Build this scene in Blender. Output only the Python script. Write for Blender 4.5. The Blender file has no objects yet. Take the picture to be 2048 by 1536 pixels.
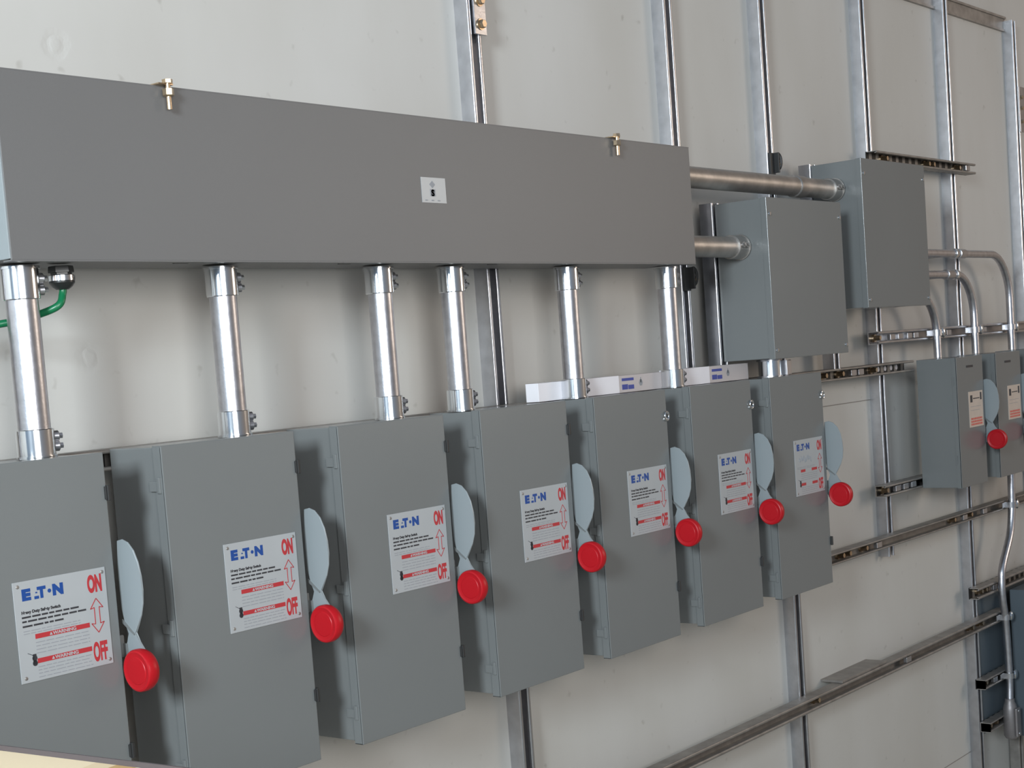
import bpy, bmesh, math, random
from mathutils import Vector, Matrix
random.seed(7)
C = bpy.context.scene.collection
PI = math.pi
scn = bpy.context.scene

# ------------------------------------------------------------------ camera, world, lights, exposure
def build_camera():
    y, p, r = math.radians(50.597), math.radians(-4.5175), math.radians(-4.3492)
    F = Vector((math.sin(y) * math.cos(p), math.cos(y) * math.cos(p), math.sin(p)))
    R = Vector((math.cos(y), -math.sin(y), 0)); U = R.cross(F)
    R2 = math.cos(r) * R + math.sin(r) * U; U2 = -math.sin(r) * R + math.cos(r) * U
    cam = bpy.data.cameras.new('camera'); o = bpy.data.objects.new('camera', cam); C.objects.link(o)
    m = Matrix((R2, U2, -F)).transposed().to_4x4(); m.translation = Vector((-1.4982, -2.135, -0.2012))
    o.matrix_world = m
    cam.sensor_width = 36; cam.lens = 3079.66 / 2048 * 36
    cam.shift_x = (1024 - 961.235) / 2048; cam.shift_y = (973.455 - 768) / 2048
    cam.clip_start = 0.05; cam.clip_end = 100
    scn.camera = o
build_camera()
scn.view_settings.view_transform = 'Standard'; scn.view_settings.look = 'None'
scn.view_settings.gamma = 1; scn.view_settings.use_curve_mapping = False
scn.view_settings.exposure = 0.0

w = bpy.data.worlds.new('daylight'); scn.world = w; w.use_nodes = True
nt = w.node_tree; nt.nodes.clear()
tc = nt.nodes.new('ShaderNodeTexCoord'); sp = nt.nodes.new('ShaderNodeSeparateXYZ')
mr = nt.nodes.new('ShaderNodeMapRange'); rp = nt.nodes.new('ShaderNodeValToRGB')
bg = nt.nodes.new('ShaderNodeBackground'); ow = nt.nodes.new('ShaderNodeOutputWorld')
nt.links.new(tc.outputs['Generated'], sp.inputs[0]); nt.links.new(sp.outputs['X'], mr.inputs['Value'])
mr.inputs['From Min'].default_value = -1; mr.inputs['From Max'].default_value = 1
rp.color_ramp.elements[0].position = 0.15; rp.color_ramp.elements[0].color = (0.38, 0.54, 0.74, 1)
rp.color_ramp.elements[1].position = 0.85; rp.color_ramp.elements[1].color = (0.47, 0.385, 0.32, 1)
nt.links.new(mr.outputs[0], rp.inputs[0]); nt.links.new(rp.outputs[0], bg.inputs['Color'])
bg.inputs['Strength'].default_value = 0.52
nt.links.new(bg.outputs[0], ow.inputs['Surface'])

def area(name, loc, target, sx, sy, power, col, spread=180):
    l = bpy.data.lights.new(name, 'AREA'); l.shape = 'RECTANGLE'; l.size = sx; l.size_y = sy
    l.energy = power; l.color = col; l.spread = math.radians(spread)
    o = bpy.data.objects.new(name, l); C.objects.link(o); o.location = loc
    o.rotation_euler = (Vector(target) - Vector(loc)).to_track_quat('-Z', 'Y').to_euler()
    return o
area('doorway_daylight', (-4.3, -2.3, 0.95), (0.8, 0, -0.3), 0.8, 1.0, 268, (0.82, 0.93, 1.0))
area('front_fill', (-1.7, -3.5, 0.22), (0.4, 0, 0.35), 1.8, 1.3, 29, (1.0, 1.0, 0.99), 105)  # added fill light behind the camera, lifts the wall under the trough
area('right_warm_fill', (6.2, -4.6, 0.9), (2.8, 0, 0.0), 1.8, 1.8, 64, (1.0, 0.84, 0.70))  # added warm fill, brightens the strut lips and the right of the wall

# ------------------------------------------------------------------ materials
def mat(name, col, rough=0.5, metal=0.0, bump=0.0, bscale=60, var=0.0, vscale=4, spec=0.5, alpha=1.0, coat=0.0):
    m = bpy.data.materials.new(name); m.use_nodes = True
    t = m.node_tree; b = t.nodes['Principled BSDF']
    b.inputs['Base Color'].default_value = (*col, 1); b.inputs['Roughness'].default_value = rough
    b.inputs['Metallic'].default_value = metal; b.inputs['Specular IOR Level'].default_value = spec
    b.inputs['Alpha'].default_value = alpha; b.inputs['Coat Weight'].default_value = coat
    co = t.nodes.new('ShaderNodeTexCoord')
    n = t.nodes.new('ShaderNodeTexNoise'); n.inputs['Scale'].default_value = vscale; n.inputs['Detail'].default_value = 4
    t.links.new(co.outputs['Object'], n.inputs['Vector'])
    mx = t.nodes.new('ShaderNodeMapRange'); mx.inputs['To Min'].default_value = 1 - var; mx.inputs['To Max'].default_value = 1 + var
    mx.inputs['From Min'].default_value = 0.3; mx.inputs['From Max'].default_value = 0.7
    t.links.new(n.outputs['Fac'], mx.inputs['Value'])
    vm = t.nodes.new('ShaderNodeVectorMath'); vm.operation = 'SCALE'; vm.inputs[0].default_value = col
    t.links.new(mx.outputs[0], vm.inputs['Scale']); t.links.new(vm.outputs[0], b.inputs['Base Color'])
    if bump:
        n2 = t.nodes.new('ShaderNodeTexNoise'); n2.inputs['Scale'].default_value = bscale; n2.inputs['Detail'].default_value = 3
        bp = t.nodes.new('ShaderNodeBump'); bp.inputs['Strength'].default_value = bump; bp.inputs['Distance'].default_value = 0.002
        t.links.new(co.outputs['Object'], n2.inputs['Vector']); t.links.new(n2.outputs['Fac'], bp.inputs['Height'])
        t.links.new(bp.outputs[0], b.inputs['Normal'])
    return m
M = {}
M['paint'] = mat('grey_enamel', (0.172, 0.181, 0.180), 0.22, 0, 0.05, 420, 0.025, 3)
M['paint2'] = mat('grey_enamel_trough', (0.140, 0.139, 0.139), 0.46, 0, 0.10, 420, 0.02, 3)
M['handle'] = mat('light_grey_enamel', (0.250, 0.280, 0.292), 0.38, 0, 0.04, 300, 0.02, 3)
M['galv'] = mat('galvanised_steel', (0.52, 0.52, 0.54), 0.28, 0.95, 0.10, 90, 0.10, 30)
M['galvd'] = mat('dull_galvanised_steel', (0.30, 0.28, 0.26), 0.48, 0.6, 0.15, 90, 0.18, 25)
M['emt'] = mat('zinc_conduit', (0.54, 0.54, 0.57), 0.34, 1.0, 0.10, 220, 0.10, 60)
M['emtd'] = mat('weathered_zinc_conduit', (0.42, 0.40, 0.38), 0.38, 0.85, 0.12, 120, 0.22, 18)
M['chrome'] = mat('bright_zinc_fitting', (0.74, 0.76, 0.78), 0.16, 1.0, 0.0, 50, 0.03, 20)
M['brass'] = mat('yellow_zinc_bolt', (0.62, 0.48, 0.33), 0.28, 1.0, 0.05, 90, 0.12, 60)
M['red'] = mat('red_plastic', (0.42, 0.006, 0.012), 0.38, 0, 0, 50, 0.02, 5, spec=0.3)
M['white'] = mat('white_plate', (0.38, 0.395, 0.405), 0.35, 0, 0, 50, 0.02, 20)
M['blue'] = mat('blue_print', (0.006, 0.055, 0.25), 0.5)
M['redp'] = mat('red_print', (0.42, 0.028, 0.035), 0.5)
M['pinkp'] = mat('orange_red_print', (0.58, 0.13, 0.10), 0.5)
M['peach'] = mat('aged_plate', (0.56, 0.47, 0.40), 0.5, 0, 0, 50, 0.05, 40)
M['ink'] = mat('black_ink', (0.03, 0.03, 0.035), 0.6)
M['grey_ink'] = mat('grey_ink', (0.27, 0.28, 0.30), 0.6)
M['dark'] = mat('dark_steel', (0.035, 0.035, 0.035), 0.5, 0.3)
M['rubber'] = mat('black_nylon', (0.02, 0.022, 0.022), 0.35)
M['green'] = mat('green_insulation', (0.005, 0.14, 0.055), 0.32)
M['card'] = mat('white_carton', (0.82, 0.80, 0.83), 0.6, 0, 0.05, 60, 0.03, 12)
M['card2'] = mat('cream_carton_end', (0.52, 0.47, 0.46), 0.6, 0, 0.05, 60, 0.03, 12)
M['navy'] = mat('navy_print', (0.05, 0.07, 0.30), 0.6)
M['bluebox'] = mat('blue_grey_enamel', (0.10, 0.125, 0.145), 0.4, 0, 0.06, 300, 0.04, 4)
M['seam'] = mat('dark_gap', (0.26, 0.24, 0.22), 0.8)
M['floor'] = mat('concrete', (0.42, 0.42, 0.37), 0.8, 0, 0.3, 12, 0.15, 3)
M['cast'] = mat('cast_aluminium', (0.28, 0.26, 0.26), 0.45, 0.6, 0.1, 120, 0.06, 30)
M['rim'] = mat('brown_edge_strip', (0.075, 0.062, 0.066), 0.5)

def slotted_material():
    m = M['galvd'].copy(); m.name = 'slotted_galvanised_steel'; t = m.node_tree; b = t.nodes['Principled BSDF']
    src = b.inputs['Base Color'].links[0].from_socket
    co = t.nodes.new('ShaderNodeTexCoord'); sp = t.nodes.new('ShaderNodeSeparateXYZ'); t.links.new(co.outputs['Object'], sp.inputs[0])
    def mth(op, a, v):
        n = t.nodes.new('ShaderNodeMath'); n.operation = op; t.links.new(a, n.inputs[0])
        if isinstance(v, (int, float)): n.inputs[1].default_value = v
        else: t.links.new(v, n.inputs[1])
        return n.outputs[0]
    web = mth('GREATER_THAN', sp.outputs['Y'], -SD - .0042)
    stripe = mth('LESS_THAN', mth('FRACT', mth('MULTIPLY', sp.outputs['X'], 20), 0), .58)
    k = mth('MULTIPLY', web, stripe)
    mx = t.nodes.new('ShaderNodeMix'); mx.data_type = 'RGBA'; mx.inputs[7].default_value = (.008, .008, .008, 1)
    t.links.new(k, mx.inputs[0]); t.links.new(src, mx.inputs[6]); t.links.new(mx.outputs[2], b.inputs['Base Color'])
    inv = mth('MULTIPLY', mth('SUBTRACT', k, 1.0), -.6); t.links.new(inv, b.inputs['Metallic'])
    M['slotted'] = m
SW, SD = 0.0413, 0.0378
slotted_material()

def wall_material():
    m = bpy.data.materials.new('painted_plywood'); m.use_nodes = True
    t = m.node_tree; b = t.nodes['Principled BSDF']; b.inputs['Roughness'].default_value = 0.55
    co = t.nodes.new('ShaderNodeTexCoord')
    mp = t.nodes.new('ShaderNodeMapping'); mp.inputs['Scale'].default_value = (1, 1, 0.45)
    t.links.new(co.outputs['Object'], mp.inputs[0])
    n = t.nodes.new('ShaderNodeTexNoise'); n.inputs['Scale'].default_value = 2.2; n.inputs['Detail'].default_value = 5
    r = t.nodes.new('ShaderNodeValToRGB')
    r.color_ramp.elements[0].position = 0.3; r.color_ramp.elements[0].color = (0.50, 0.485, 0.45, 1)
    r.color_ramp.elements[1].position = 0.7; r.color_ramp.elements[1].color = (0.57, 0.56, 0.535, 1)
    t.links.new(mp.outputs[0], n.inputs['Vector']); t.links.new(n.outputs['Fac'], r.inputs[0])
    # sparse small scuffs
    v = t.nodes.new('ShaderNodeTexNoise'); v.inputs['Scale'].default_value = 26; v.inputs['Detail'].default_value = 2
    t.links.new(co.outputs['Object'], v.inputs['Vector'])
    r2 = t.nodes.new('ShaderNodeValToRGB'); r2.color_ramp.elements[0].position = 0.67; r2.color_ramp.elements[0].color = (0, 0, 0, 1)
    r2.color_ramp.elements[1].position = 0.80; r2.color_ramp.elements[1].color = (0.55, 0.55, 0.55, 1)
    t.links.new(v.outputs['Fac'], r2.inputs[0])
    mx = t.nodes.new('ShaderNodeMix'); mx.data_type = 'RGBA'; mx.inputs[7].default_value = (0.30, 0.28, 0.25, 1)
    t.links.new(r2.outputs[0], mx.inputs[0]); t.links.new(r.outputs[0], mx.inputs[6]); t.links.new(mx.outputs[2], b.inputs['Base Color'])
    # grain and knots as relief
    g = t.nodes.new('ShaderNodeTexNoise'); g.inputs['Scale'].default_value = 9; g.inputs['Detail'].default_value = 6
    mp2 = t.nodes.new('ShaderNodeMapping'); mp2.inputs['Scale'].default_value = (0.6, 1, 6)
    t.links.new(co.outputs['Object'], mp2.inputs[0]); t.links.new(mp2.outputs[0], g.inputs['Vector'])
    last = g.outputs['Fac']
    for kx, kz in ((0.09, 0.375), (0.10, -0.141)):
        d = t.nodes.new('ShaderNodeVectorMath'); d.operation = 'DISTANCE'; d.inputs[1].default_value = (kx, 0, kz)
        wv = t.nodes.new('ShaderNodeTexNoise'); wv.inputs['Scale'].default_value = 40
        t.links.new(co.outputs['Object'], wv.inputs['Vector'])
        t.links.new(co.outputs['Object'], d.inputs[0])
        ad = t.nodes.new('ShaderNodeMath'); ad.operation = 'MULTIPLY_ADD'; ad.inputs[1].default_value = 0.022
        t.links.new(wv.outputs['Fac'], ad.inputs[0]); t.links.new(d.outputs['Value'], ad.inputs[2])
        rr = t.nodes.new('ShaderNodeValToRGB'); e = rr.color_ramp.elements
        e[0].position = 0.018; e[0].color = (1, 1, 1, 1); e[1].position = 0.040; e[1].color = (1, 1, 1, 1)
        q = e.new(0.026); q.color = (0, 0, 0, 1)
        t.links.new(ad.outputs[0], rr.inputs[0])
        s = t.nodes.new('ShaderNodeMath'); s.operation = 'MULTIPLY_ADD'; s.inputs[1].default_value = 2.5
        t.links.new(rr.outputs[0], s.inputs[0]); t.links.new(last, s.inputs[2]); last = s.outputs[0]
    bp = t.nodes.new('ShaderNodeBump'); bp.inputs['Strength'].default_value = 0.35; bp.inputs['Distance'].default_value = 0.001
    t.links.new(last, bp.inputs['Height']); t.links.new(bp.outputs[0], b.inputs['Normal'])
    return m
M['wall'] = wall_material()

def osb_material():
    m = bpy.data.materials.new('strand_board'); m.use_nodes = True
    t = m.node_tree; b = t.nodes['Principled BSDF']; b.inputs['Roughness'].default_value = 0.6
    co = t.nodes.new('ShaderNodeTexCoord'); v = t.nodes.new('ShaderNodeTexVoronoi'); v.inputs['Scale'].default_value = 22
    mp = t.nodes.new('ShaderNodeMapping'); mp.inputs['Scale'].default_value = (0.5, 1.6, 1); mp.inputs['Rotation'].default_value = (0, 0, 0.5)
    t.links.new(co.outputs['Object'], mp.inputs[0]); t.links.new(mp.outputs[0], v.inputs['Vector'])
    r = t.nodes.new('ShaderNodeValToRGB'); e = r.color_ramp.elements
    e[0].position = 0.1; e[0].color = (0.52, 0.33, 0.14, 1); e[1].position = 0.6; e[1].color = (0.80, 0.66, 0.45, 1)
    sp = t.nodes.new('ShaderNodeSeparateColor'); t.links.new(v.outputs['Color'], sp.inputs[0])
    t.links.new(sp.outputs[0], r.inputs[0]); t.links.new(r.outputs[0], b.inputs['Base Color'])
    return m
M['osb'] = osb_material()

# ------------------------------------------------------------------ mesh helpers
def box(bm, x0, x1, y0, y1, z0, z1, bev=0.0):
    tmp = bmesh.new()
    bmesh.ops.create_cube(tmp, size=1)
    for v in tmp.verts:
        v.co = Vector(((x0 + x1) / 2 + v.co.x * abs(x1 - x0), (y0 + y1) / 2 + v.co.y * abs(y1 - y0), (z0 + z1) / 2 + v.co.z * abs(z1 - z0)))
    if bev: bmesh.ops.bevel(tmp, geom=tmp.edges[:], offset=bev, segments=2, affect='EDGES', profile=0.5)
    merge(bm, tmp)
def merge(bm, tmp, mtx=None):
    vm = {}
    for v in tmp.verts: vm[v] = bm.verts.new(mtx @ v.co if mtx else v.co)
    for f in tmp.faces:
        try:
            nf = bm.faces.new([vm[v] for v in f.verts]); nf.smooth = f.smooth
        except ValueError: pass
    tmp.free()
def frame_of(d):
    d = d.normalized(); a = Vector((0, 0, 1)) if abs(d.z) < 0.9 else Vector((1, 0, 0))
    u = d.cross(a).normalized(); return u, d.cross(u)
def tube(bm, pts, r, n=28, caps=True, radii=None):
    pts = [Vector(p) for p in pts]; rings = []
    u = None
    for i, p in enumerate(pts):
        d = (pts[min(i + 1, len(pts) - 1)] - pts[max(i - 1, 0)]).normalized()
        if u is None: u, v = frame_of(d)
        else:
            u = (u - d * u.dot(d)).normalized(); v = d.cross(u)
        rr = radii[i] if radii else r
        rings.append([bm.verts.new(p + rr * (math.cos(2 * PI * k / n) * u + math.sin(2 * PI * k / n) * v)) for k in range(n)])
    for a, b in zip(rings, rings[1:]):
        for k in range(n):
            f = bm.faces.new((a[k], a[(k + 1) % n], b[(k + 1) % n], b[k])); f.smooth = True
    if caps:
        bm.faces.new(rings[0][::-1]); bm.faces.new(rings[-1])
def cyl(bm, a, b, r, n=28): tube(bm, [a, b], r, n)
def lathe(bm, origin, axis, prof, n=40):
    """profile: list of (distance along the axis, radius)"""
    axis = Vector(axis).normalized(); o = Vector(origin)
    u, v = frame_of(axis); rings = []
    for d, r in prof:
        rings.append([bm.verts.new(o + axis * d + max(r, 1e-5) * (math.cos(2 * PI * k / n) * u + math.sin(2 * PI * k / n) * v)) for k in range(n)])
    for a, b in zip(rings, rings[1:]):
        for k in range(n):
            f = bm.faces.new((a[k], a[(k + 1) % n], b[(k + 1) % n], b[k])); f.smooth = True
    bm.faces.new(rings[0][::-1]); bm.faces.new(rings[-1])
def prism(bm, poly, mapf, t0, t1, sm=False):
    """poly: 2-D outline; mapf(a, b, t) -> point"""
    A = [bm.verts.new(mapf(a, b, t0)) for a, b in poly]; B = [bm.verts.new(mapf(a, b, t1)) for a, b in poly]
    n = len(poly)
    for k in range(n):
        f = bm.faces.new((A[k], A[(k + 1) % n], B[(k + 1) % n], B[k])); f.smooth = sm
    bm.faces.new(A[::-1]); bm.faces.new(B)
def sphere(bm, c, r, sc=(1, 1, 1)):
    tmp = bmesh.new(); bmesh.ops.create_uvsphere(tmp, u_segments=20, v_segments=12, radius=r)
    for v in tmp.verts: v.co = Vector(c) + Vector((v.co.x * sc[0], v.co.y * sc[1], v.co.z * sc[2]))
    for f in tmp.faces: f.smooth = True
    merge(bm, tmp)
def hexbolt(bm, c, axis, r, h, n=6): lathe(bm, c, axis, [(0, r), (h * 0.8, r), (h, r * 0.85)], n)

def obj(name, bm, m, parent=None, auto=True):
    bmesh.ops.recalc_face_normals(bm, faces=bm.faces[:])
    me = bpy.data.meshes.new(name); bm.to_mesh(me); bm.free()
    me.materials.append(m)
    o = bpy.data.objects.new(name, me); C.objects.link(o)
    if any(p.use_smooth for p in me.polygons):
        try: me.set_sharp_from_angle(angle=math.radians(35))
        except Exception: pass
    if parent:
        o.parent = parent
        if parent.type != 'EMPTY' or True:
            o.matrix_parent_inverse = parent.matrix_basis.inverted() if parent.parent is None else (parent.parent.matrix_basis @ parent.matrix_parent_inverse @ parent.matrix_basis).inverted()
    return o
def tag(o, label, cat, group=None):
    o['label'] = label; o['category'] = cat
    if group: o['group'] = group
    return o
def thing(name, label, cat, loc=(0, 0, 0), group=None):
    o = bpy.data.objects.new(name, None); C.objects.link(o); o.location = loc; o.empty_display_size = 0.05
    return tag(o, label, cat, group)
def struct(name, bm, m):
    o = obj(name, bm, m); o['kind'] = 'structure'; return o
def B(*a, **k):
    bm = bmesh.new(); box(bm, *a, **k); return bm
def text_bm(s, size, x, z, y, sx=1.0, bold=0.0, align='LEFT', depth=0.0003):
    cu = bpy.data.curves.new('t', 'FONT'); cu.body = s; cu.size = size; cu.align_x = align; cu.offset = bold; cu.extrude = depth
    o = bpy.data.objects.new('t', cu); C.objects.link(o)
    bpy.context.view_layer.update()
    me = bpy.data.meshes.new_from_object(o)
    bm = bmesh.new(); bm.from_mesh(me)
    for v in bm.verts: v.co = Vector((x + v.co.x * sx, y - v.co.z, z + v.co.y))
    bpy.data.objects.remove(o); bpy.data.curves.remove(cu); bpy.data.meshes.remove(me)
    return bm
def fit_text(s, xa, xb, za, zb, y, bold=.0022):
    bm = text_bm(s, .03, 0, 0, y, 1.0, bold)
    xs = [v.co.x for v in bm.verts]; zs = [v.co.z for v in bm.verts]
    lx, lz = min(xs), min(zs); kx = (xb - xa) / (max(xs) - lx); kz = (zb - za) / (max(zs) - lz)
    for v in bm.verts: v.co.x = xa + (v.co.x - lx) * kx; v.co.z = za + (v.co.z - lz) * kz
    return bm

# ------------------------------------------------------------------ setting
FZ = -2.3
struct('wall_back', B(-6, 7.5, 0, 0.02, FZ, 2.6), M['wall'])
struct('floor', B(-6, 7.5, -7, 0.02, FZ - 0.1, FZ), M['floor'])
bm = bmesh.new()
prism(bm, [(0.896, 0), (0.952, 0), (0.952, -0.010), (0.944, -0.010), (0.944, -0.004), (0.904, -0.004), (0.904, -0.010), (0.896, -0.010)], lambda a, b, t: Vector((t, b, a)), -6, 4.41)
struct('trim_1', bm, M['galvd'])
for i, (x0, x1, z) in enumerate(((2.3, 3.076, -0.405), (3.1, 3.76, -1.708), (-3, 1.13, 1.3))):
    struct('trim_%d' % (i + 2), B(x0, x1, -0.0012, 0, z - 0.0012, z + 0.0012), M['seam'])

# ------------------------------------------------------------------ strut channels
SW, SD = 0.0413, 0.0378
def channel_profile(D=SD, W=SW):
    h = W / 2; t = 0.0026; s = 0.0105; r = 0.008
    q = 0.0036
    def arc(cx, cy, a0, a1, n=4): return [(cx + q * math.cos(a0 + (a1 - a0) * k / n), cy + q * math.sin(a0 + (a1 - a0) * k / n)) for k in range(n + 1)]
    return [(-h, 0)] + arc(-h + q, D - q, PI, PI / 2) + arc(-s - q, D - q, PI / 2, 0) + [(-s, D - r), (-s - t, D - r), (-s - t, D - q), (-s - q, D - t), (-h + q, D - t), (-h + t, D - q), (-h + t, t),
            (h - t, t), (h - t, D - q), (h - q, D - t), (s + q, D - t), (s + t, D - q), (s + t, D - r), (s, D - r)] + arc(s + q, D - q, PI, PI / 2) + arc(h - q, D - q, PI / 2, 0) + [(h, 0)]
def vstrut(xl, z0, z1, label, y=0.0, m='galv', group='upright strut channels'):
    bm = bmesh.new(); xc = xl + SW / 2
    prism(bm, channel_profile(), lambda a, b, t: Vector((xc + a, y - b, t)), z0, z1, True)
    return tag(obj('strut_channel', bm, M[m]), label, 'strut', group)
def hstrut(x0, x1, z0, z1, label, y=-SD, m='slotted', fill=()):
    """horizontal channel, open side to the room; returns an Empty with the channel and its bolts"""
    zc = (z0 + z1) / 2; t = thing('strut_channel', label, 'strut', (x0, y, z0), 'level strut channels')
    bm = bmesh.new()
    prism(bm, channel_profile(SD, abs(z1 - z0)), lambda a, b, t_: Vector((t_, y - b, zc + a)), x0, x1, True)
    obj('channel', bm, M[m], t)
    for kind, x in fill:
        if kind == 'bolt':
            b = bmesh.new(); hexbolt(b, (x, y - 0.0026, zc), (0, -1, 0), 0.009, 0.026); lathe(b, (x, y - 0.0026, zc), (0, -1, 0), [(0, .0125), (.008, .0125)], 20)
            obj('bolt', b, M['brass'], t)
        elif kind == 'hole':
            b = bmesh.new(); lathe(b, (x, y - 0.0026, zc), (0, -1, 0), [(0, .008), (.0012, .008)], 20)
            obj('slot', b, M['card'], t)
        elif kind == 'nut':
            b = bmesh.new(); box(b, x - .018, x + .018, y - 0.036, y - 0.024, zc - .0085, zc + .0085, bev=.001)
            obj('spring_nut', b, M['galv'], t)
    return t
vstrut(1.1333, FZ, 2.6, 'galvanised upright strut carrying the two-bolt splice plate, passing behind the trough')
vstrut(1.9283, -0.80, 2.6, 'galvanised upright strut passing behind the right end of the trough')
vstrut(2.4268, FZ, 2.6, 'galvanised upright strut with the round hanger bracket, behind the lower junction box')
vstrut(3.076, -0.908, 2.6, 'galvanised upright strut cut off just below the level strut, behind the upper junction box')
vstrut(3.7387, FZ, 2.6, 'galvanised upright strut crossed by the two clamped horizontal conduits')
vstrut(4.3966, FZ, 0.935, 'galvanised upright strut at the right edge, ending at the wall rail')
vstrut(-0.262, FZ, 2.6, 'galvanised upright strut glimpsed at the left edge beside the thick first conduit')
vstrut(2.038, -0.262, 0.171, 'short dull upright strut beside the left flank of the lower junction box', y=-SD, group='short strut offcuts')
vstrut(2.607, -0.045, 0.30, 'short strut showing at the top left of the upper junction box', y=-SD, group='short strut offcuts')
vstrut(4.10, FZ, -1.69, 'dark upright strut stub below the blue-grey cabinet', y=-0.005, m='galvd')
hstrut(-0.4, 3.256, -0.328, -0.292, 'level strut with yellow bolts between the seventh switch and the pale far switch', fill=[('bolt', 2.655), ('bolt', 2.765), ('nut', 2.82), ('nut', 2.87), ('hole', 2.905), ('bolt', 2.995), ('hole', 3.06), ('hole', 3.11), ('hole', 3.155), ('hole', 3.195), ('bolt', .2), ('bolt', .6), ('bolt', 1.0)])
hstrut(-0.4, 4.9, -0.866, -0.832, 'long level strut behind the lower ends of the safety switches', m='galvd', fill=[('bolt', 2.70), ('bolt', 2.745), ('bolt', 2.86), ('nut', 2.93), ('bolt', 3.55), ('nut', 3.62), ('bolt', 3.70), ('nut', 3.80)])
hstrut(-1.2, 3.955, -1.262, -1.222, 'longest level strut running diagonally across the bottom of the view', m='galvd', fill=[('bolt', 2.49), ('nut', 3.1), ('bolt', 3.66), ('bolt', 3.75)])
hstrut(3.70, 4.7, -1.150, -1.110, 'level strut along the top of the blue-grey cabinet', fill=[('bolt', 3.76), ('bolt', 3.80), ('nut', 3.86)])
hstrut(2.995, 4.7, -0.708, -0.672, 'short level strut under the pale far switches', fill=[('bolt', 3.03), ('nut', 3.09), ('nut', 3.15), ('nut', 3.21)])
hstrut(3.004, 4.9, -0.232, -0.192, 'level strut holding the three clamped curved conduits', m='galv', fill=[('bolt', 3.035), ('nut', 3.11), ('nut', 3.17), ('nut', 3.24), ('nut', 3.29), ('bolt', 3.50), ('nut', 3.56), ('nut', 3.84), ('nut', 3.88)])
hstrut(3.06, 3.865, 0.331, 0.367, 'forked level strut on top of the upper junction box', fill=[('bolt', 3.16), ('bolt', 3.49), ('bolt', 3.53), ('bolt', 3.75), ('nut', 3.8)])
hstrut(3.72, 4.06, -1.475, -1.440, 'short dark strut crossing the middle of the shaded back panel', fill=[('bolt', 3.76), ('nut', 3.82)])
hstrut(3.745, 4.0, -1.635, -1.60, 'short dark strut with brass bolts at the foot of the shaded back panel', fill=[('bolt', 3.78), ('bolt', 3.84)])

# splice plate, brackets
t = thing('splice_plate', 'flat galvanised plate with two brass bolt heads at the top of the view', 'bracket', (1.16, -SD, 0.51))
obj('plate', B(1.147, 1.187, -SD - 0.006, -SD, 0.506, 0.72, bev=0.001), M['galv'], t)
for z in (0.528, 0.578, 0.66):
    b = bmesh.new(); lathe(b, (1.167, -SD - .006, z), (0, -1, 0), [(0, .0125), (.002, .0125)], 24); hexbolt(b, (1.167, -SD - .008, z), (0, -1, 0), 0.0095, 0.009)
    obj('bolt', b, M['brass'], t)
def cup_bracket(x, z, label):
    t = thing('conduit_hanger', label, 'bracket', (x, -SD, z))
    b = bmesh.new(); box(b, x - .016, x + .012, -SD - .006, -SD, z - .03, z + .03, bev=.001)
    box(b, x + .006, x + .012, -SD - .020, -SD, z - .026, z + .03, bev=.001)
    obj('bracket_body', b, M['dark'], t)
    b = bmesh.new(); tube(b, [(x + .020, -SD - .010 + .010 * math.cos(a), z + .006 + .022 * math.sin(a)) for a in [PI * 2 * k / 20 for k in range(21)]], .004, 8, False)
    obj('ring', b, M['dark'], t)
    b = bmesh.new(); hexbolt(b, (x + .012, -SD - .012, z - .002), (1, 0, 0), .009, .014); cyl(b, (x + .02, -SD - .012, z - .002), (x + .034, -SD - .012, z - .002), .0045, 14)
    obj('bolt', b, M['brass'], t)
cup_bracket(2.447, 0.298, 'dark round hanger bracket with a brass bolt above the horizontal conduit')
cup_bracket(1.952, -0.022, 'dark bracket with a brass bolt under the right end of the trough')
t = thing('joining_plate', 'perforated galvanised plate on the upright strut at the right edge', 'bracket', (4.41, -SD, 0.53))
obj('plate', B(4.42, 4.50, -SD - .005, -SD, 0.52, 0.69, bev=.001), M['galv'], t)
for z in (0.56, 0.61, 0.65):
    b = bmesh.new(); hexbolt(b, (4.436, -SD - .005, z), (0, -1, 0), .008, .008); obj('bolt', b, M['brass'], t)
vstrut(2.690, -0.295, -0.190, 'tiny strut stub between the lower junction box and the last front switch', y=-SD, group='short strut offcuts')
o = tag(obj('offcut_plate', B(2.63, 2.94, -0.071, -0.0, -1.2215, -1.2145, bev=.0008), M['galvd']), 'thin steel offcut lying on the lowest level strut', 'plate')

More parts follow.
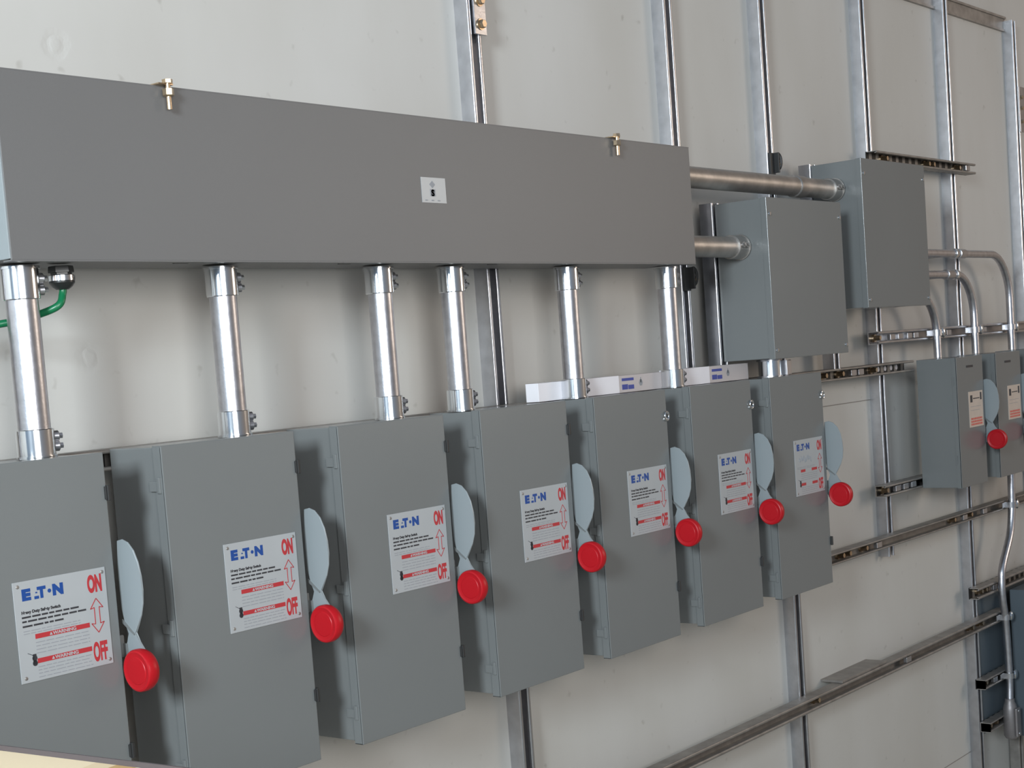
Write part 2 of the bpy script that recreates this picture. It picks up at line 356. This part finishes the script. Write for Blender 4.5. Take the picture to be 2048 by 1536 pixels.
# ------------------------------------------------------------------ trough
def make_trough():
    x0, x1, yf, yb, z0, z1 = -0.1846, 1.7006, -0.22, -0.0757, 0.0, 0.2705
    t = thing('wireway_trough', 'long grey steel wiring trough above the row of switches', 'trough', (x0, yb, z0))
    obj('trough_body', B(x0 + .002, x1 - .001, yf + .004, yb, z0 + .001, z1 - .001, bev=.0015), M['paint2'], t)
    b = bmesh.new(); box(b, x0, x1, yf - .0, yf + .0035, z0 - .001, z1 + .001, bev=.0012)
    box(b, x0, x1, yf + .0, yf + .02, z0 - .0025, z0 - .0005); box(b, x0, x1, yf + .0, yf + .02, z1 + .0002, z1 + .002)
    obj('front_cover', b, M['paint2'], t)
    obj('end_cap', B(x0 - .002, x0 + .0015, yf + .001, yb, z0 + .001, z1 - .001, bev=.0008), M['handle'], t)
    for x in (0.126, 1.385):
        b = bmesh.new(); box(b, x - .022, x + .008, yf - .012, yf + .015, z1 + .002, z1 + .0045, bev=.0006)
        cyl(b, (x - .002, yf - .010, z1 - .036), (x - .002, yf - .010, z1 + .010), .0042, 16)
        lathe(b, (x - .002, yf - .010, z1 + .0045), (0, 0, 1), [(0, .0085), (.006, .0085), (.0065, .007)], 6)
        cb = obj('clamp_bolt', b, M['brass'], t)
        b = bmesh.new(); lathe(b, (x - .002, yf - .010, z1 - .016), (0, 0, 1), [(0, .007), (.002, .009), (.012, .009)], 6)
        obj('nut', b, M['brass'], cb)
    for x in (0.14, 0.52, 0.95):
        obj('knockout', B(x, x + .028, yf + .03, yf + .036, z0 - .002, z0 + .001), M['dark'], t)
    s = obj('sticker', B(0.7245, 0.795, yf - .0008, yf, 0.111, 0.1585), M['white'], t)
    b = bmesh.new(); prism(b, [(0, .007), (.008, 0), (0, -.007), (-.008, 0)], lambda a, c, q: Vector((0.756 + a, q, 0.1455 + c)), yf - .0008, yf - .0012)
    obj('arrow_print', b, M['grey_ink'], s)
    b = text_bm('S', .016, .756, .124, yf - .0009, 1.1, .0012, 'CENTER'); box(b, .7485, .7635, yf - .0012, yf - .0008, .1235, .1365)
    for k in range(3): box(b, .733 + .018 * k, .740 + .018 * k, yf - .0012, yf - .0008, .1145, .1165)
    obj('mark_print', b, M['grey_ink'], s)
make_trough()

# ------------------------------------------------------------------ conduits
def connector(parent, p, ax, L, r, side, m='chrome', lock=True):
    """set-screw connector: collar from p along ax for L, two screw lobes on the given side"""
    p = Vector(p); ax = Vector(ax); side = Vector(side)
    b = bmesh.new()
    lathe(b, p, ax, [(0, r + .0065), (.004, r + .0065), (.0041, r + .0042), (L - .001, r + .0042), (L, r + .0032)], 36)
    c = obj('connector', b, M[m], parent)
    b = bmesh.new()
    for f in (.38, .72):
        q = p + ax * (L * f) + side * (r + .001)
        lathe(b, q, side, [(0, .0085), (.0085, .0085), (.010, .0065)], 18)
        lathe(b, q + side * .010, side, [(0, .0048), (.005, .0048)], 6)
    obj('set_screw', b, M['galv'] if m != 'emtd' else M['emtd'], c)
ZB, ZT = -0.2915, -0.0028
cl = ['thick zinc conduit at the left edge rising from the first switch', 'zinc conduit between the trough and the second switch',
      'zinc conduit dropping to the middle of the third switch', 'zinc conduit close beside the third one, dropping at the fourth switch',
      'zinc conduit standing in front of the left end of the white carton', 'zinc conduit standing where the two white cartons meet']
for i, (x, y, r) in enumerate(((-.119, -.14, .0245), (.280, -.14, .0235), (.674, -.14, .023), (.887, -.14, .023), (1.282, -.14, .023), (1.692, -.14, .023))):
    t = thing('conduit', cl[i], 'conduit', (x, y, ZB), 'upright conduits under the trough')
    b = bmesh.new(); cyl(b, (x, y, ZB + .002), (x, y, ZT - .002), r, 48); obj('pipe', b, M['emt'], t)
    sd = Vector((.93, -.37, 0)).normalized()
    connector(t, (x, y, ZT), (0, 0, -1), .050, r, sd); connector(t, (x, y, ZB), (0, 0, 1), .044, r, sd)
t = thing('conduit', 'long weathered horizontal conduit from the trough to the upper junction box', 'conduit', (1.70, -.145, .218), 'horizontal conduits')
b = bmesh.new(); cyl(b, (1.704, -.145, .218), (2.606, -.145, .218), .0265, 48); obj('pipe', b, M['emtd'], t)
connector(t, (1.7025, -.145, .218), (1, 0, 0), .055, .0265, (0, -.5, -.86), 'emtd'); connector(t, (2.6105, -.145, .218), (-1, 0, 0), .048, .0265, (0, -.9, .1), 'emtd')
b = bmesh.new(); lathe(b, (2.36, -.145, .218), (1, 0, 0), [(0, .0275), (.002, .0295), (.05, .0295), (.052, .0275)], 36); obj('coupling', b, M['emtd'], t)
t = thing('conduit', 'short stubby horizontal conduit from the trough to the lower junction box', 'conduit', (1.70, -.145, .049), 'horizontal conduits')
b = bmesh.new(); cyl(b, (1.704, -.145, .049), (2.046, -.145, .049), .0265, 48); obj('pipe', b, M['emtd'], t)
connector(t, (1.7025, -.145, .049), (1, 0, 0), .055, .0265, (0, -.5, -.86), 'emtd'); connector(t, (2.0488, -.145, .049), (-1, 0, 0), .052, .0265, (0, -.9, .1), 'emtd')
t = thing('conduit_nipple', 'short shiny fitting between the lower junction box and the seventh switch', 'fitting', (2.16, -.15, -.29))
b = bmesh.new(); lathe(b, (2.158, -.15, -.2925), (0, 0, 1), [(0, .030), (.046, .030)], 48); obj('collar', b, M['chrome'], t)
for z in (-.2925, -.2490):
    b = bmesh.new(); lathe(b, (2.158, -.15, z), (0, 0, 1), [(0, .034), (.0045, .034)], 36); obj('lock_ring', b, M['galv'], t)
b = bmesh.new(); box(b, 2.187, 2.205, -.19, -.182, -.289, -.25, bev=.0015); box(b, 2.180, 2.187, -.19, -.15, -.289, -.25); obj('grounding_lug', b, M['galv'], t)

def arc_path(xs, z, xe, zb, r, y, n=14):
    p = [(xs, y, z), (xe - r, y, z)]
    for k in range(1, n): a = PI / 2 * k / n; p.append((xe - r + r * math.sin(a), y, z - r + r * math.cos(a)))
    return p + [(xe, y, z - r), (xe, y, zb)]
YC = -0.094
for xs, z, xe, zb, r, lab in ((3.0495, .050, 4.078, -.2922, .16, 'largest bent conduit, reaching furthest right from the upper junction box'),
                              (3.0495, -.020, 3.733, -.2922, .14, 'middle bent conduit curving down behind the level strut clamps'),
                              (3.0495, -.085, 3.405, -.2922, .13, 'smallest bent conduit curving down beside the upper junction box')):
    t = thing('bent_conduit', lab, 'conduit', (xe, YC, zb), 'bent conduits from the upper junction box')
    b = bmesh.new(); tube(b, arc_path(xs, z, xe, zb, r, YC, 18), .0132, 24); obj('pipe', b, M['emt'], t)
    if xe > 3.6:
        b = bmesh.new(); lathe(b, (3.615 if xe > 4 else 3.50, YC, z), (1, 0, 0), [(0, .014), (.001, .0165), (.052, .0165), (.053, .014)], 24); obj('coupling', b, M['galv'], t)
def strap(x, z, vertical, label, group='conduit straps'):
    t = thing('pipe_strap', label, 'strap', (x, -.0757, z), group)
    b = bmesh.new(); r = .0150
    ax = Vector((0, 0, 1)) if vertical else Vector((1, 0, 0)); sd = Vector((1, 0, 0)) if vertical else Vector((0, 0, 1))
    c = Vector((x, YC, z)); N = 16
    for s in (-1, 1):
        pass
    ring = []
    pts_o = [c + (r + .003) * (math.cos(a) * sd + math.sin(a) * Vector((0, -1, 0))) for a in [PI * k / N for k in range(N + 1)]]
    pts_i = [c + r * (math.cos(a) * sd + math.sin(a) * Vector((0, -1, 0))) for a in [PI * k / N for k in range(N + 1)]]
    yb = Vector((0, -.0757 - c.y, 0))
    outline = [c + yb + sd * (r + .003)] + pts_o + [c + yb - sd * (r + .003), c + yb - sd * r] + pts_i[::-1] + [c + yb + sd * r]
    A = [b.verts.new(p - ax * .010) for p in outline]; Bv = [b.verts.new(p + ax * .010) for p in outline]; n = len(outline)
    for k in range(n): b.faces.new((A[k], A[(k + 1) % n], Bv[(k + 1) % n], Bv[k]))
    b.faces.new(A[::-1]); b.faces.new(Bv)
    obj('strap_band', b, M['galv'], t)
    for s in (-1, 1):
        b = bmesh.new()
        q = c + yb + sd * s * (r + .014)
        e = [q + u * ax * .009 + v * sd * .012 for u in (-1, 1) for v in (-1, 1)]
        lo = [min(p[i] for p in e) for i in range(3)]; hi = [max(p[i] for p in e) for i in range(3)]
        box(b, lo[0], hi[0], lo[1] - .003, lo[1], lo[2], hi[2], bev=.0006)
        obj('strap_ear', b, M['galv'], t)
    b = bmesh.new(); q = c + sd * (r + .008) + Vector((0, -.004, 0))
    sphere(b, q + Vector((0, -.008, 0)), .016, (.85, .55, 1.1)); cyl(b, q + Vector((0, .018, 0)), q, .004, 12); obj('clamp_screw', b, M['chrome'], t)
strap(3.405, -.210, True, 'zinc strap on the leftmost bent conduit')
strap(3.733, -.210, True, 'zinc strap on the middle bent conduit')
strap(4.078, -.210, True, 'zinc strap on the rightmost bent conduit')
strap(3.995, -.849, True, 'zinc strap where the offset conduit crosses the long level strut')
strap(3.887, -1.242, True, 'round-headed strap on the offset conduit at the end of the lowest strut')
strap(3.897, -1.457, True, 'round-headed strap on the offset conduit just above the conduit body')
for z, l in ((.050, 'small zinc strap on the upper horizontal conduit at the upright strut'), (-.020, 'small zinc strap on the lower horizontal conduit at the upright strut')):
    t = thing('conduit_clip', l, 'strap', (3.76, -.04, z), 'conduit straps')
    b = bmesh.new(); lathe(b, (3.575, YC, z), (1, 0, 0), [(0, .0150), (.001, .0172), (.017, .0172), (.018, .0150)], 24); obj('clip_band', b, M['chrome'], t)
    b = bmesh.new(); box(b, 3.577, 3.591, YC + .015, 0, z - .008, z + .008, bev=.001); obj('clip_foot', b, M['galv'], t)
# offset conduit at the right
t = thing('offset_conduit', 'bare conduit with an offset bend running down the right edge', 'conduit', (3.885, YC, -1.55))
ctrl = [(4.010, -.7175), (4.004, -.80), (3.998, -.87), (3.968, -.955), (3.885, -1.055), (3.867, -1.11), (3.868, -1.177), (3.887, -1.268), (3.897, -1.457), (3.890, -1.545)]
def cr(P, n=6):
    out = []
    for i in range(len(P) - 1):
        p0, p1, p2, p3 = P[max(i - 1, 0)], P[i], P[i + 1], P[min(i + 2, len(P) - 1)]
        for k in range(n):
            s = k / n
            out.append(tuple(.5 * (2 * p1[j] + (p2[j] - p0[j]) * s + (2 * p0[j] - 5 * p1[j] + 4 * p2[j] - p3[j]) * s * s + (3 * p1[j] - p0[j] - 3 * p2[j] + p3[j]) * s ** 3) for j in range(len(p1))))
    return out + [P[-1]]
b = bmesh.new(); tube(b, [(x, YC, z) for x, z in cr(ctrl)], .0132, 24); obj('pipe', b, M['emt'], t)
t = thing('oval_fitting', 'long oval cast pulling fitting at the lower end of the offset conduit', 'fitting', (3.885, YC, -1.69))
b = bmesh.new()
lathe(b, (3.888, YC, -1.690), (0, 0, 1), [(0, .004), (.006, .020), (.016, .0255), (.11, .0255), (.128, .022), (.138, .017), (.150, .017)], 28)
obj('body', b, M['cast'], t)
b = bmesh.new(); box(b, 3.868, 3.908, YC - .031, YC - .022, -1.676, -1.572, bev=.003); cv = obj('cover', b, M['cast'], t)
for z in (-1.665, -1.583):
    b = bmesh.new(); sphere(b, (3.888, YC - .031, z), .005, (1, .5, 1)); obj('screw', b, M['chrome'], cv)

# green cable with its gland
t = thing('grounding_cable', 'green insulated cable leaving a black gland under the trough', 'cable', (-.051, -.15, -.02))
P3 = [(-.051, -.15, -.030), (-.052, -.15, -.045), (-.066, -.15, -.065), (-.100, -.105, -.080), (-.15, -.072, -.088), (-.22, -.060, -.102), (-.32, -.06, -.16), (-.45, -.05, -.25)]
b = bmesh.new(); tube(b, cr(P3, 8), .0058, 16); obj('cable_jacket', b, M['green'], t)
b = bmesh.new(); lathe(b, (-.051, -.15, -.0028), (0, 0, -1), [(0, .0185), (.006, .0195), (.010, .0195), (.0105, .016), (.014, .016)], 6)
lathe(b, (-.051, -.15, -.0165), (0, 0, -1), [(0, .0185), (.012, .0195), (.018, .015), (.022, .0095)], 28); g = obj('cable_gland', b, M['rubber'], t)
b = bmesh.new(); lathe(b, (-.051, -.15, -.0175), (0, 0, -1), [(0, .0203), (.008, .0203)], 28); obj('gland_ring', b, M['chrome'], g)

# ------------------------------------------------------------------ cartons on the switch tops
def carton(x0, x1, xm, z1, label):
    y0, y1, z0 = -.118, -.084, -.2915
    t = thing('carton', label, 'carton', (x0, y0, z0), 'white cartons on the switches')
    obj('sleeve', B(x0, xm, y0 - .0006, y1, z0, z1 + .0005, bev=.0008), M['card'], t)
    e = obj('printed_end', B(xm, x1, y0, y1, z0, z1, bev=.0008), M['card2'], t)
    yy = y0 - .0004; h = z1 - z0; zc = z0 + h / 2
    w_ = .05
    b = bmesh.new(); box(b, xm + .012, xm + .012 + w_, yy, y0, zc + .007, zc + .0135); box(b, xm + .012, xm + .036, yy, y0, zc - .013, zc - .001)
    box(b, xm + .038, xm + .012 + w_, yy, y0, zc - .013, zc - .003)
    obj('blue_print', b, M['navy'], e)
    b = bmesh.new(); lathe(b, (xm + .092, yy, zc), (0, 1, 0), [(0, .0085), (.0003, .0085)], 6); box(b, xm + .0905, xm + .0935, yy, y0, zc, zc + .0125)
    obj('round_stamp', b, M['grey_ink'], e)
carton(1.178, 1.694, 1.492, -.2515, 'longer white carton lying on the fourth and fifth switches, behind a conduit')
carton(1.720, 2.100, 1.902, -.2495, 'shorter white carton lying on the sixth switch, nearest the shiny fitting')

# ------------------------------------------------------------------ junction boxes
def junction_box(x0, x1, yb, yf, z0, z1, label):
    t = thing('junction_box', label, 'electrical box', (x0, yb, z0), 'large junction boxes')
    obj('box_body', B(x0 + .0015, x1 - .0015, yf + .003, yb, z0 + .0015, z1 - .0015, bev=.0012), M['paint'], t)
    b = bmesh.new(); box(b, x0, x1, yf, yf + .003, z0, z1, bev=.0012)
    box(b, x0 - .0005, x0 + .0012, yf + .001, yf + .016, z0, z1); box(b, x0, x1, yf + .001, yf + .016, z0 - .0005, z0 + .001)
    cvr = obj('cover', b, M['paint'], t)
    for x in (x0 + .014, x1 - .012):
        for z in (z1 - .042, z0 + .022):
            b = bmesh.new(); lathe(b, (x, yf, z), (0, -1, 0), [(0, .0055), (.002, .0055), (.0035, .0035)], 16); obj('cover_screw', b, M['chrome'], cvr)
    return t
junction_box(2.0499, 2.4726, -.0757, -.2267, -.2437, .1682, 'grey junction box nearer the trough, lower of the two')
junction_box(2.6115, 3.049, -.0757, -.2287, -.1233, .2970, 'grey junction box further right, upper of the two')

# ------------------------------------------------------------------ safety switches
def word_bars(b, x0, x1, z, h, y, seed):
    rnd = random.Random(seed); x = x0
    while x < x1 - .002:
        w_ = min(rnd.uniform(.006, .017), x1 - x); box(b, x, x + w_, y - .0003, y, z, z + h); x += w_ + .0022
def nameplate(parent, x0, yf, z1, style=0):
    """white plate .163 x .148 on the door; x0 left edge, z1 top edge"""
    W, H = .163, .148; z0 = z1 - H; ys = yf - .0012; e = .0004
    p = obj('nameplate', B(x0, x0 + W, yf - .0012, yf, z0, z1, bev=.0003), M['white'], parent)
    b = fit_text('E', x0 + .0140, x0 + .0292, z1 - .0288, z1 - .0115, ys)
    box(b, x0 + .0348, x0 + .0425, ys - e, ys, z1 - .0288, z1 - .0245); box(b, x0 + .0372, x0 + .0402, ys - e, ys, z1 - .0205, z1 - .0185)
    merge(b, fit_text('T', x0 + .0402, x0 + .0552, z1 - .0288, z1 - .0115, ys))
    lathe(b, (x0 + .0612, ys, z1 - .0202), (0, -1, 0), [(0, .0030), (e, .0030)], 16)
    merge(b, fit_text('N', x0 + .0668, x0 + .0855, z1 - .0288, z1 - .0115, ys))
    obj('blue_lettering', b, M['blue'], p)
    obj('on_lettering', fit_text('ON', x0 + .1285, x0 + .1545, z1 - .036, z1 - .0085, ys, .0016), M['redp'], p)
    obj('off_lettering', fit_text('OFF', x0 + .1285, x0 + .1545, z0 + .0075, z0 + .0375, ys, .0012), M['redp'], p)
    # outlined double arrow
    cx, zt_, zb_ = x0 + .1415, z1 - .045, z1 - .097
    pts = [(0, zt_), (.0115, zt_ - .015), (.0045, zt_ - .0135), (.0045, zb_ + .0135), (.0115, zb_ + .015), (0, zb_), (-.0115, zb_ + .015), (-.0045, zb_ + .0135), (-.0045, zt_ - .0135), (-.0115, zt_ - .015)]
    b = bmesh.new()
    for (a, c), (d, f) in zip(pts, pts[1:] + pts[:1]):
        v = Vector((d - a, 0, f - c)); nrm = Vector((v.z, 0, -v.x)).normalized() * .0006
        q = [Vector((cx + a, ys - e, c)) + nrm, Vector((cx + d, ys - e, f)) + nrm, Vector((cx + d, ys - e, f)) - nrm, Vector((cx + a, ys - e, c)) - nrm]
        A = [b.verts.new(k) for k in q]; D = [b.verts.new(k + Vector((0, e, 0))) for k in q]
        b.faces.new(A); b.faces.new(D[::-1])
        for k in range(4): b.faces.new((A[k], A[(k + 1) % 4], D[(k + 1) % 4], D[k]))
    obj('arrow_symbol', b, M['redp'], p)
    # red bands with white text
    for zz in (z1 - .0865, z1 - .1225):
        b = bmesh.new()
        if style == 0: box(b, x0 + .030, x0 + .126, ys - e, ys, zz, zz + .007)
        else: box(b, x0 + .030, x0 + .055, ys - e, ys, zz, zz + .007); box(b, x0 + .092, x0 + .122, ys - e, ys, zz, zz + .007)
        wb = obj('warning_band', b, M['redp'], p)
        if style == 0:
            b = text_bm('WARNING', .0068, x0 + .081, zz + .0012, ys - e, 1.25, .00018, 'CENTER')
            prism(b, [(0, 0), (.005, 0), (.0025, .0045)], lambda a, c, q: Vector((x0 + .0545 + a, q, zz + .0013 + c)), ys - e, ys - 2 * e)
            obj('band_lettering', b, M['white'], p)
    if style == 0:
        b = text_bm('Heavy Duty Safety Switch', .0060, x0 + .0105, z1 - .0475, ys, 1.08, .00028)
        for k, (q, r_) in enumerate(((.1125, .0540), (.1225, .0602), (.0850, .0672))): word_bars(b, x0 + .0105, x0 + q, z1 - r_, .0026, ys, k)
        obj('small_lettering', b, M['ink'], p)
    else:
        # marker-pen scrawl over a faded plate
        b = bmesh.new(); rnd = random.Random(4); pts = [(x0 + .022 + .0042 * k + rnd.uniform(-.002, .002), ys - .0003, z1 - .052 + (.008 if k % 2 else -.009) * rnd.uniform(.4, 1.2)) for k in range(18)]
        tube(b, cr(pts, 5), .0006, 6); obj('pen_scrawl', b, M['grey_ink'], p)
    b = bmesh.new(); rnd = random.Random(11)
    for k in range(4): word_bars(b, x0 + .030, x0 + .124, z1 - .0925 - .0052 * k, .0011, ys, 20 + k)
    for k in range(3): word_bars(b, x0 + .030, x0 + .124, z1 - .1285 - .0048 * k, .0011, ys, 30 + k)
    for k in range(2): word_bars(b, x0 + .011, x0 + .11, z1 - .0735 - .0038 * k, .0010, ys, 40 + k)
    word_bars(b, x0 + .030, x0 + .126, z0 + .0045, .0010, ys, 50)
    obj('fine_print', b, M['grey_ink'], p)
    b = bmesh.new(); box(b, x0 + .0225, x0 + .0285, ys - e, ys, z0 + .0245, z0 + .040, bev=0)
    lathe(b, (x0 + .0255, ys, z0 + .034), (0, -1, 0), [(0, .0042), (e, .0042)], 14); lathe(b, (x0 + .0255, ys, z0 + .0265), (0, -1, 0), [(0, .0042), (e, .0042)], 14)
    prism(b, [(0, 0), (.009, -.0048), (.009, -.0040), (0, .0008)], lambda a, c, q: Vector((x0 + .0145 + a, q, z0 + .0425 + c)), ys, ys - e)
    obj('padlock_pictogram', b, M['ink'], p)
    for qx, qz in ((.008, .007), (W - .006, .007), (.008, H - .007), (W - .006, H - .007)):
        b = bmesh.new(); sphere(b, (x0 + qx, ys, z0 + qz), .0028, (1, .45, 1)); obj('rivet', b, M['galvd'], p)

def handle(parent, xr, dz=0.0, k=1.0):
    """operating lever on the right flank; xr is the door's right edge"""
    xa, xb = xr + .0145, xr + .0175
    out = [(-.203, -.428), (-.215, -.4255), (-.228, -.430), (-.240, -.442), (-.2485, -.460), (-.2525, -.482), (-.2535, -.503), (-.2515, -.524), (-.245, -.543), (-.236, -.558), (-.2275, -.570),
           (-.236, -.584), (-.252, -.604), (-.262, -.622), (-.252, -.645), (-.225, -.645), (-.204, -.634), (-.1985, -.618), (-.1985, -.600), (-.206, -.585), (-.212, -.572), (-.204, -.556), (-.200, -.535), (-.199, -.500), (-.1995, -.465)]
    b = bmesh.new(); prism(b, out, lambda a, c, t: Vector((t, a, c + dz)), xa, xb)
    bmesh.ops.bevel(b, geom=[e for e in b.edges if abs(e.verts[0].co.x - e.verts[1].co.x) < 1e-6], offset=.0007, segments=1, affect='EDGES')
    h = obj('lever', b, M['handle'], parent)
    b = bmesh.new()
    box(b, xa - .0135, xb, -.196, -.135, -.610 + dz, -.575 + dz, bev=.002); box(b, xa - .0005, xb, -.207, -.19, -.610 + dz, -.588 + dz)
    prism(b, [(-.2005, -.55), (-.2275, -.572), (-.2265, -.5735), (-.2005, -.556)], lambda a, c, t: Vector((t, a, c + dz)), xa - .002, xa)
    obj('pivot_bracket', b, M['paint'], h)
    b = bmesh.new()
    lathe(b, (xa - .0015, -.2455, -.625 + dz), (-1, 0, 0), [(-.004, .029), (0, .0315), (.005, .033), (.0135, .033), (.0165, .0315), (.0175, .0290), (.0165, .0265), (.0162, .0215), (.0170, .0205), (.0172, .0005)], 48)
    obj('knob', b, M['red'], h)
def latch(parent, xr, yf, z, shiny=False):
    b = bmesh.new()
    if shiny:
        tube(b, [(xr - .006 + .008 * math.cos(a), yf - .004, z + .010 * math.sin(a)) for a in [PI * 2 * k / 16 for k in range(17)]], .0022, 8, False)
        box(b, xr - .014, xr + .003, yf - .003, yf + .012, z - .010, z - .004, bev=.001)
    else:
        box(b, xr - .002, xr + .0035, yf - .006, yf + .012, z - .012, z + .012, bev=.001)
        box(b, xr - .005, xr + .0, yf - .004, yf, z - .010, z + .010, bev=.0008)
    return obj('latch', b, M['chrome'] if shiny else M['dark'], parent)
def safety_switch(x0, label, latches=True, shiny=(False, False), style=0):
    W = .291; x1 = x0 + W; yb, yf = -.0757, -.2093; z0, z1 = -.8675, -.291
    t = thing('safety_switch', label, 'safety switch', (x0, yb, z0), 'grey safety switches in the front row')
    b = bmesh.new()
    box(b, x0 + .003, x1 - .003, yf + .003, yb, z0 + .005, z1 - .0015, bev=.0015)
    obj('enclosure', b, M['paint'], t)
    b = bmesh.new(); box(b, x0, x1, yf, yf + .004, z0, z1, bev=.0015)
    box(b, x0, x0 + .002, yf + .001, yf + .021, z0, z1, bev=.0006); box(b, x1 - .002, x1, yf + .001, yf + .021, z0, z1, bev=.0006)
    box(b, x0, x1, yf + .001, yf + .021, z0, z0 + .002, bev=.0006); box(b, x0, x1, yf + .001, yf + .021, z1 - .0012, z1 + .0008, bev=.0004)
    d = obj('door', b, M['paint'], t)
    latch(d, x1, yf, -.352, shiny[0]); latch(d, x1, yf, -.752, shiny[1])
    for z in (-.353, -.582, -.809):
        b = bmesh.new(); box(b, x0 - .0035, x0 + .002, yf + .0065, yf + .014, z - .013, z + .013, bev=.0012); box(b, x0 - .002, x0 + .0, yf + .014, yf + .034, z - .010, z + .006, bev=.0008)
        obj('hinge', b, M['paint'], d)
    nameplate(t, x0 + .110, yf, -.463, style)
    handle(t, x1)
    return t
sl = ['grey safety switch cut by the left edge of the view, first of the row', 'second grey safety switch from the left edge, a single conduit rising behind its top',
      'third grey safety switch of the front row, under the closely spaced pair of conduits', 'fourth grey safety switch, its right part under the end of the white carton',
      'fifth grey safety switch of the front row, with the longer white carton on top', 'sixth grey safety switch, with the shorter white carton on top',
      'last safety switch of the front row, with a faded plate scrawled in pen']
sx = [-.341, .0605, .4585, .860, 1.2535, 1.652, 2.0425]
for i, x in enumerate(sx):
    safety_switch(x, sl[i], shiny=((False, False), (False, False), (False, False), (False, False), (True, False), (True, False), (True, False))[i], style=1 if i == 6 else 0)

def far_switch(x0, x1, label):
    yb, yf = -.0757, -.2092; z0, z1 = -.712, -.2933
    t = thing('far_safety_switch', label, 'safety switch', (x0, yb, z0), 'smaller safety switches at the far right')
    obj('enclosure', B(x0 + .0015, x1 - .0015, yf + .003, yb, z0 + .002, z1 - .0005, bev=.0012), M['paint'], t)
    b = bmesh.new(); box(b, x0, x1, yf, yf + .004, z0, z1, bev=.0012); box(b, x0, x0 + .0015, yf + .001, yf + .016, z0, z1)
    d = obj('door', b, M['paint'], t)
    for z in (-.37, -.62):
        b = bmesh.new(); box(b, x0 - .003, x0 + .001, yf + .010, yf + .014, z - .012, z + .012); obj('hinge', b, M['paint'], d)
    b = bmesh.new(); box(b, x0 + .08, x0 + .135, yf - .001, yf, -.329, -.322); obj('door_mark', b, M['ink'], d)
    W = .118; px = x1 - W - .015; pz = -.408; H = .116; ys = yf - .0012
    p = obj('nameplate', B(px, px + W, ys, yf, pz - H, pz, bev=.0003), M['peach'], t)
    b = bmesh.new(); box(b, px + .012, px + .030, ys - .0004, ys, pz - .035, pz - .012); box(b, px + .036, px + .09, ys - .0004, ys, pz - .025, pz - .022); box(b, px + .096, px + .108, ys - .0004, ys, pz - .030, pz - .006)
    obj('dark_print', b, M['ink'], p)
    b = bmesh.new()
    for k in range(3): word_bars(b, px + .012, px + .106, pz - H + .006 + .009 * k, .0062, ys, 60 + k)
    obj('red_print', b, M['pinkp'], p)
    b = bmesh.new(); word_bars(b, px + .012, px + .10, pz - .05, .0012, ys, 70); word_bars(b, px + .012, px + .09, pz - .062, .0012, ys, 71); obj('fine_print', b, M['grey_ink'], p)
    handle(t, x1, dz=.052)
    return t
far_switch(3.270, 3.489, 'smaller grey switch nearest the front row, at the end of the bolted strut')
far_switch(3.608, 3.835, 'smaller grey switch under the middle bent conduit at the right edge')
far_switch(3.957, 4.184, 'smaller grey switch just leaving the right edge of the view')

# ------------------------------------------------------------------ blue-grey cabinet and back panel at lower right
tag(obj('back_panel', B(3.785, 4.392, -.030, 0, -1.655, -1.165, bev=.001), M['bluebox']), 'shaded blue-grey panel on the wall beside the offset conduit', 'panel')
t = thing('blue_grey_cabinet', 'blue-grey cabinet cut by the right edge, below the level strut', 'cabinet', (3.99, -.0757, -1.70))
obj('cabinet_body', B(3.985, 4.6, -.40, -.0757, -1.70, -1.160, bev=.002), M['bluebox'], t)
obj('cabinet_door', B(3.983, 4.602, -.404, -.400, -1.702, -1.158, bev=.001), M['bluebox'], t)

# ------------------------------------------------------------------ strand-board crate in the foreground
def crate():
    zt = -.5; p0 = Vector((-.762, -.974, 0)); p1 = Vector((-.748, -1.147, 0))
    d = (p1 - p0).normalized(); n = Vector((-d.y, d.x, 0))
    if n.x > 0: n = -n
    a = p0 - d * .25; c = p0 + d * .55
    t = thing('strand_board_crate', 'pale strand-board crate top in the lower left foreground', 'crate', (a.x, a.y, FZ))
    q = [a, c, c + n * .6, a + n * .6]
    b = bmesh.new(); A = [b.verts.new((v.x, v.y, zt - .018)) for v in q]; D = [b.verts.new((v.x, v.y, zt)) for v in q]
    b.faces.new(A[::-1]); b.faces.new(D)
    for k in range(4): b.faces.new((A[k], A[(k + 1) % 4], D[(k + 1) % 4], D[k]))
    obj('lid', b, M['osb'], t)
    b = bmesh.new(); q2 = [a + (d + n) * .02, c + (n - d) * .02, c + n * .58 - d * .02, a + n * .58 + d * .02]
    A = [b.verts.new((v.x, v.y, FZ)) for v in q2]; D = [b.verts.new((v.x, v.y, zt - .018)) for v in q2]
    b.faces.new(A[::-1]); b.faces.new(D)
    for k in range(4): b.faces.new((A[k], A[(k + 1) % 4], D[(k + 1) % 4], D[k]))
    obj('crate_side', b, M['osb'], t)
    b = bmesh.new(); q3 = [a, c, c - n * .002, a - n * .002]
    A = [b.verts.new((v.x, v.y, zt - .018)) for v in q3]; D = [b.verts.new((v.x, v.y, zt + .0045)) for v in q3]
    b.faces.new(A[::-1]); b.faces.new(D)
    for k in range(4): b.faces.new((A[k], A[(k + 1) % 4], D[(k + 1) % 4], D[k]))
    obj('edge_strip', b, M['rim'], t)  # thin dark brown strip standing along the far edge of the lid
crate()
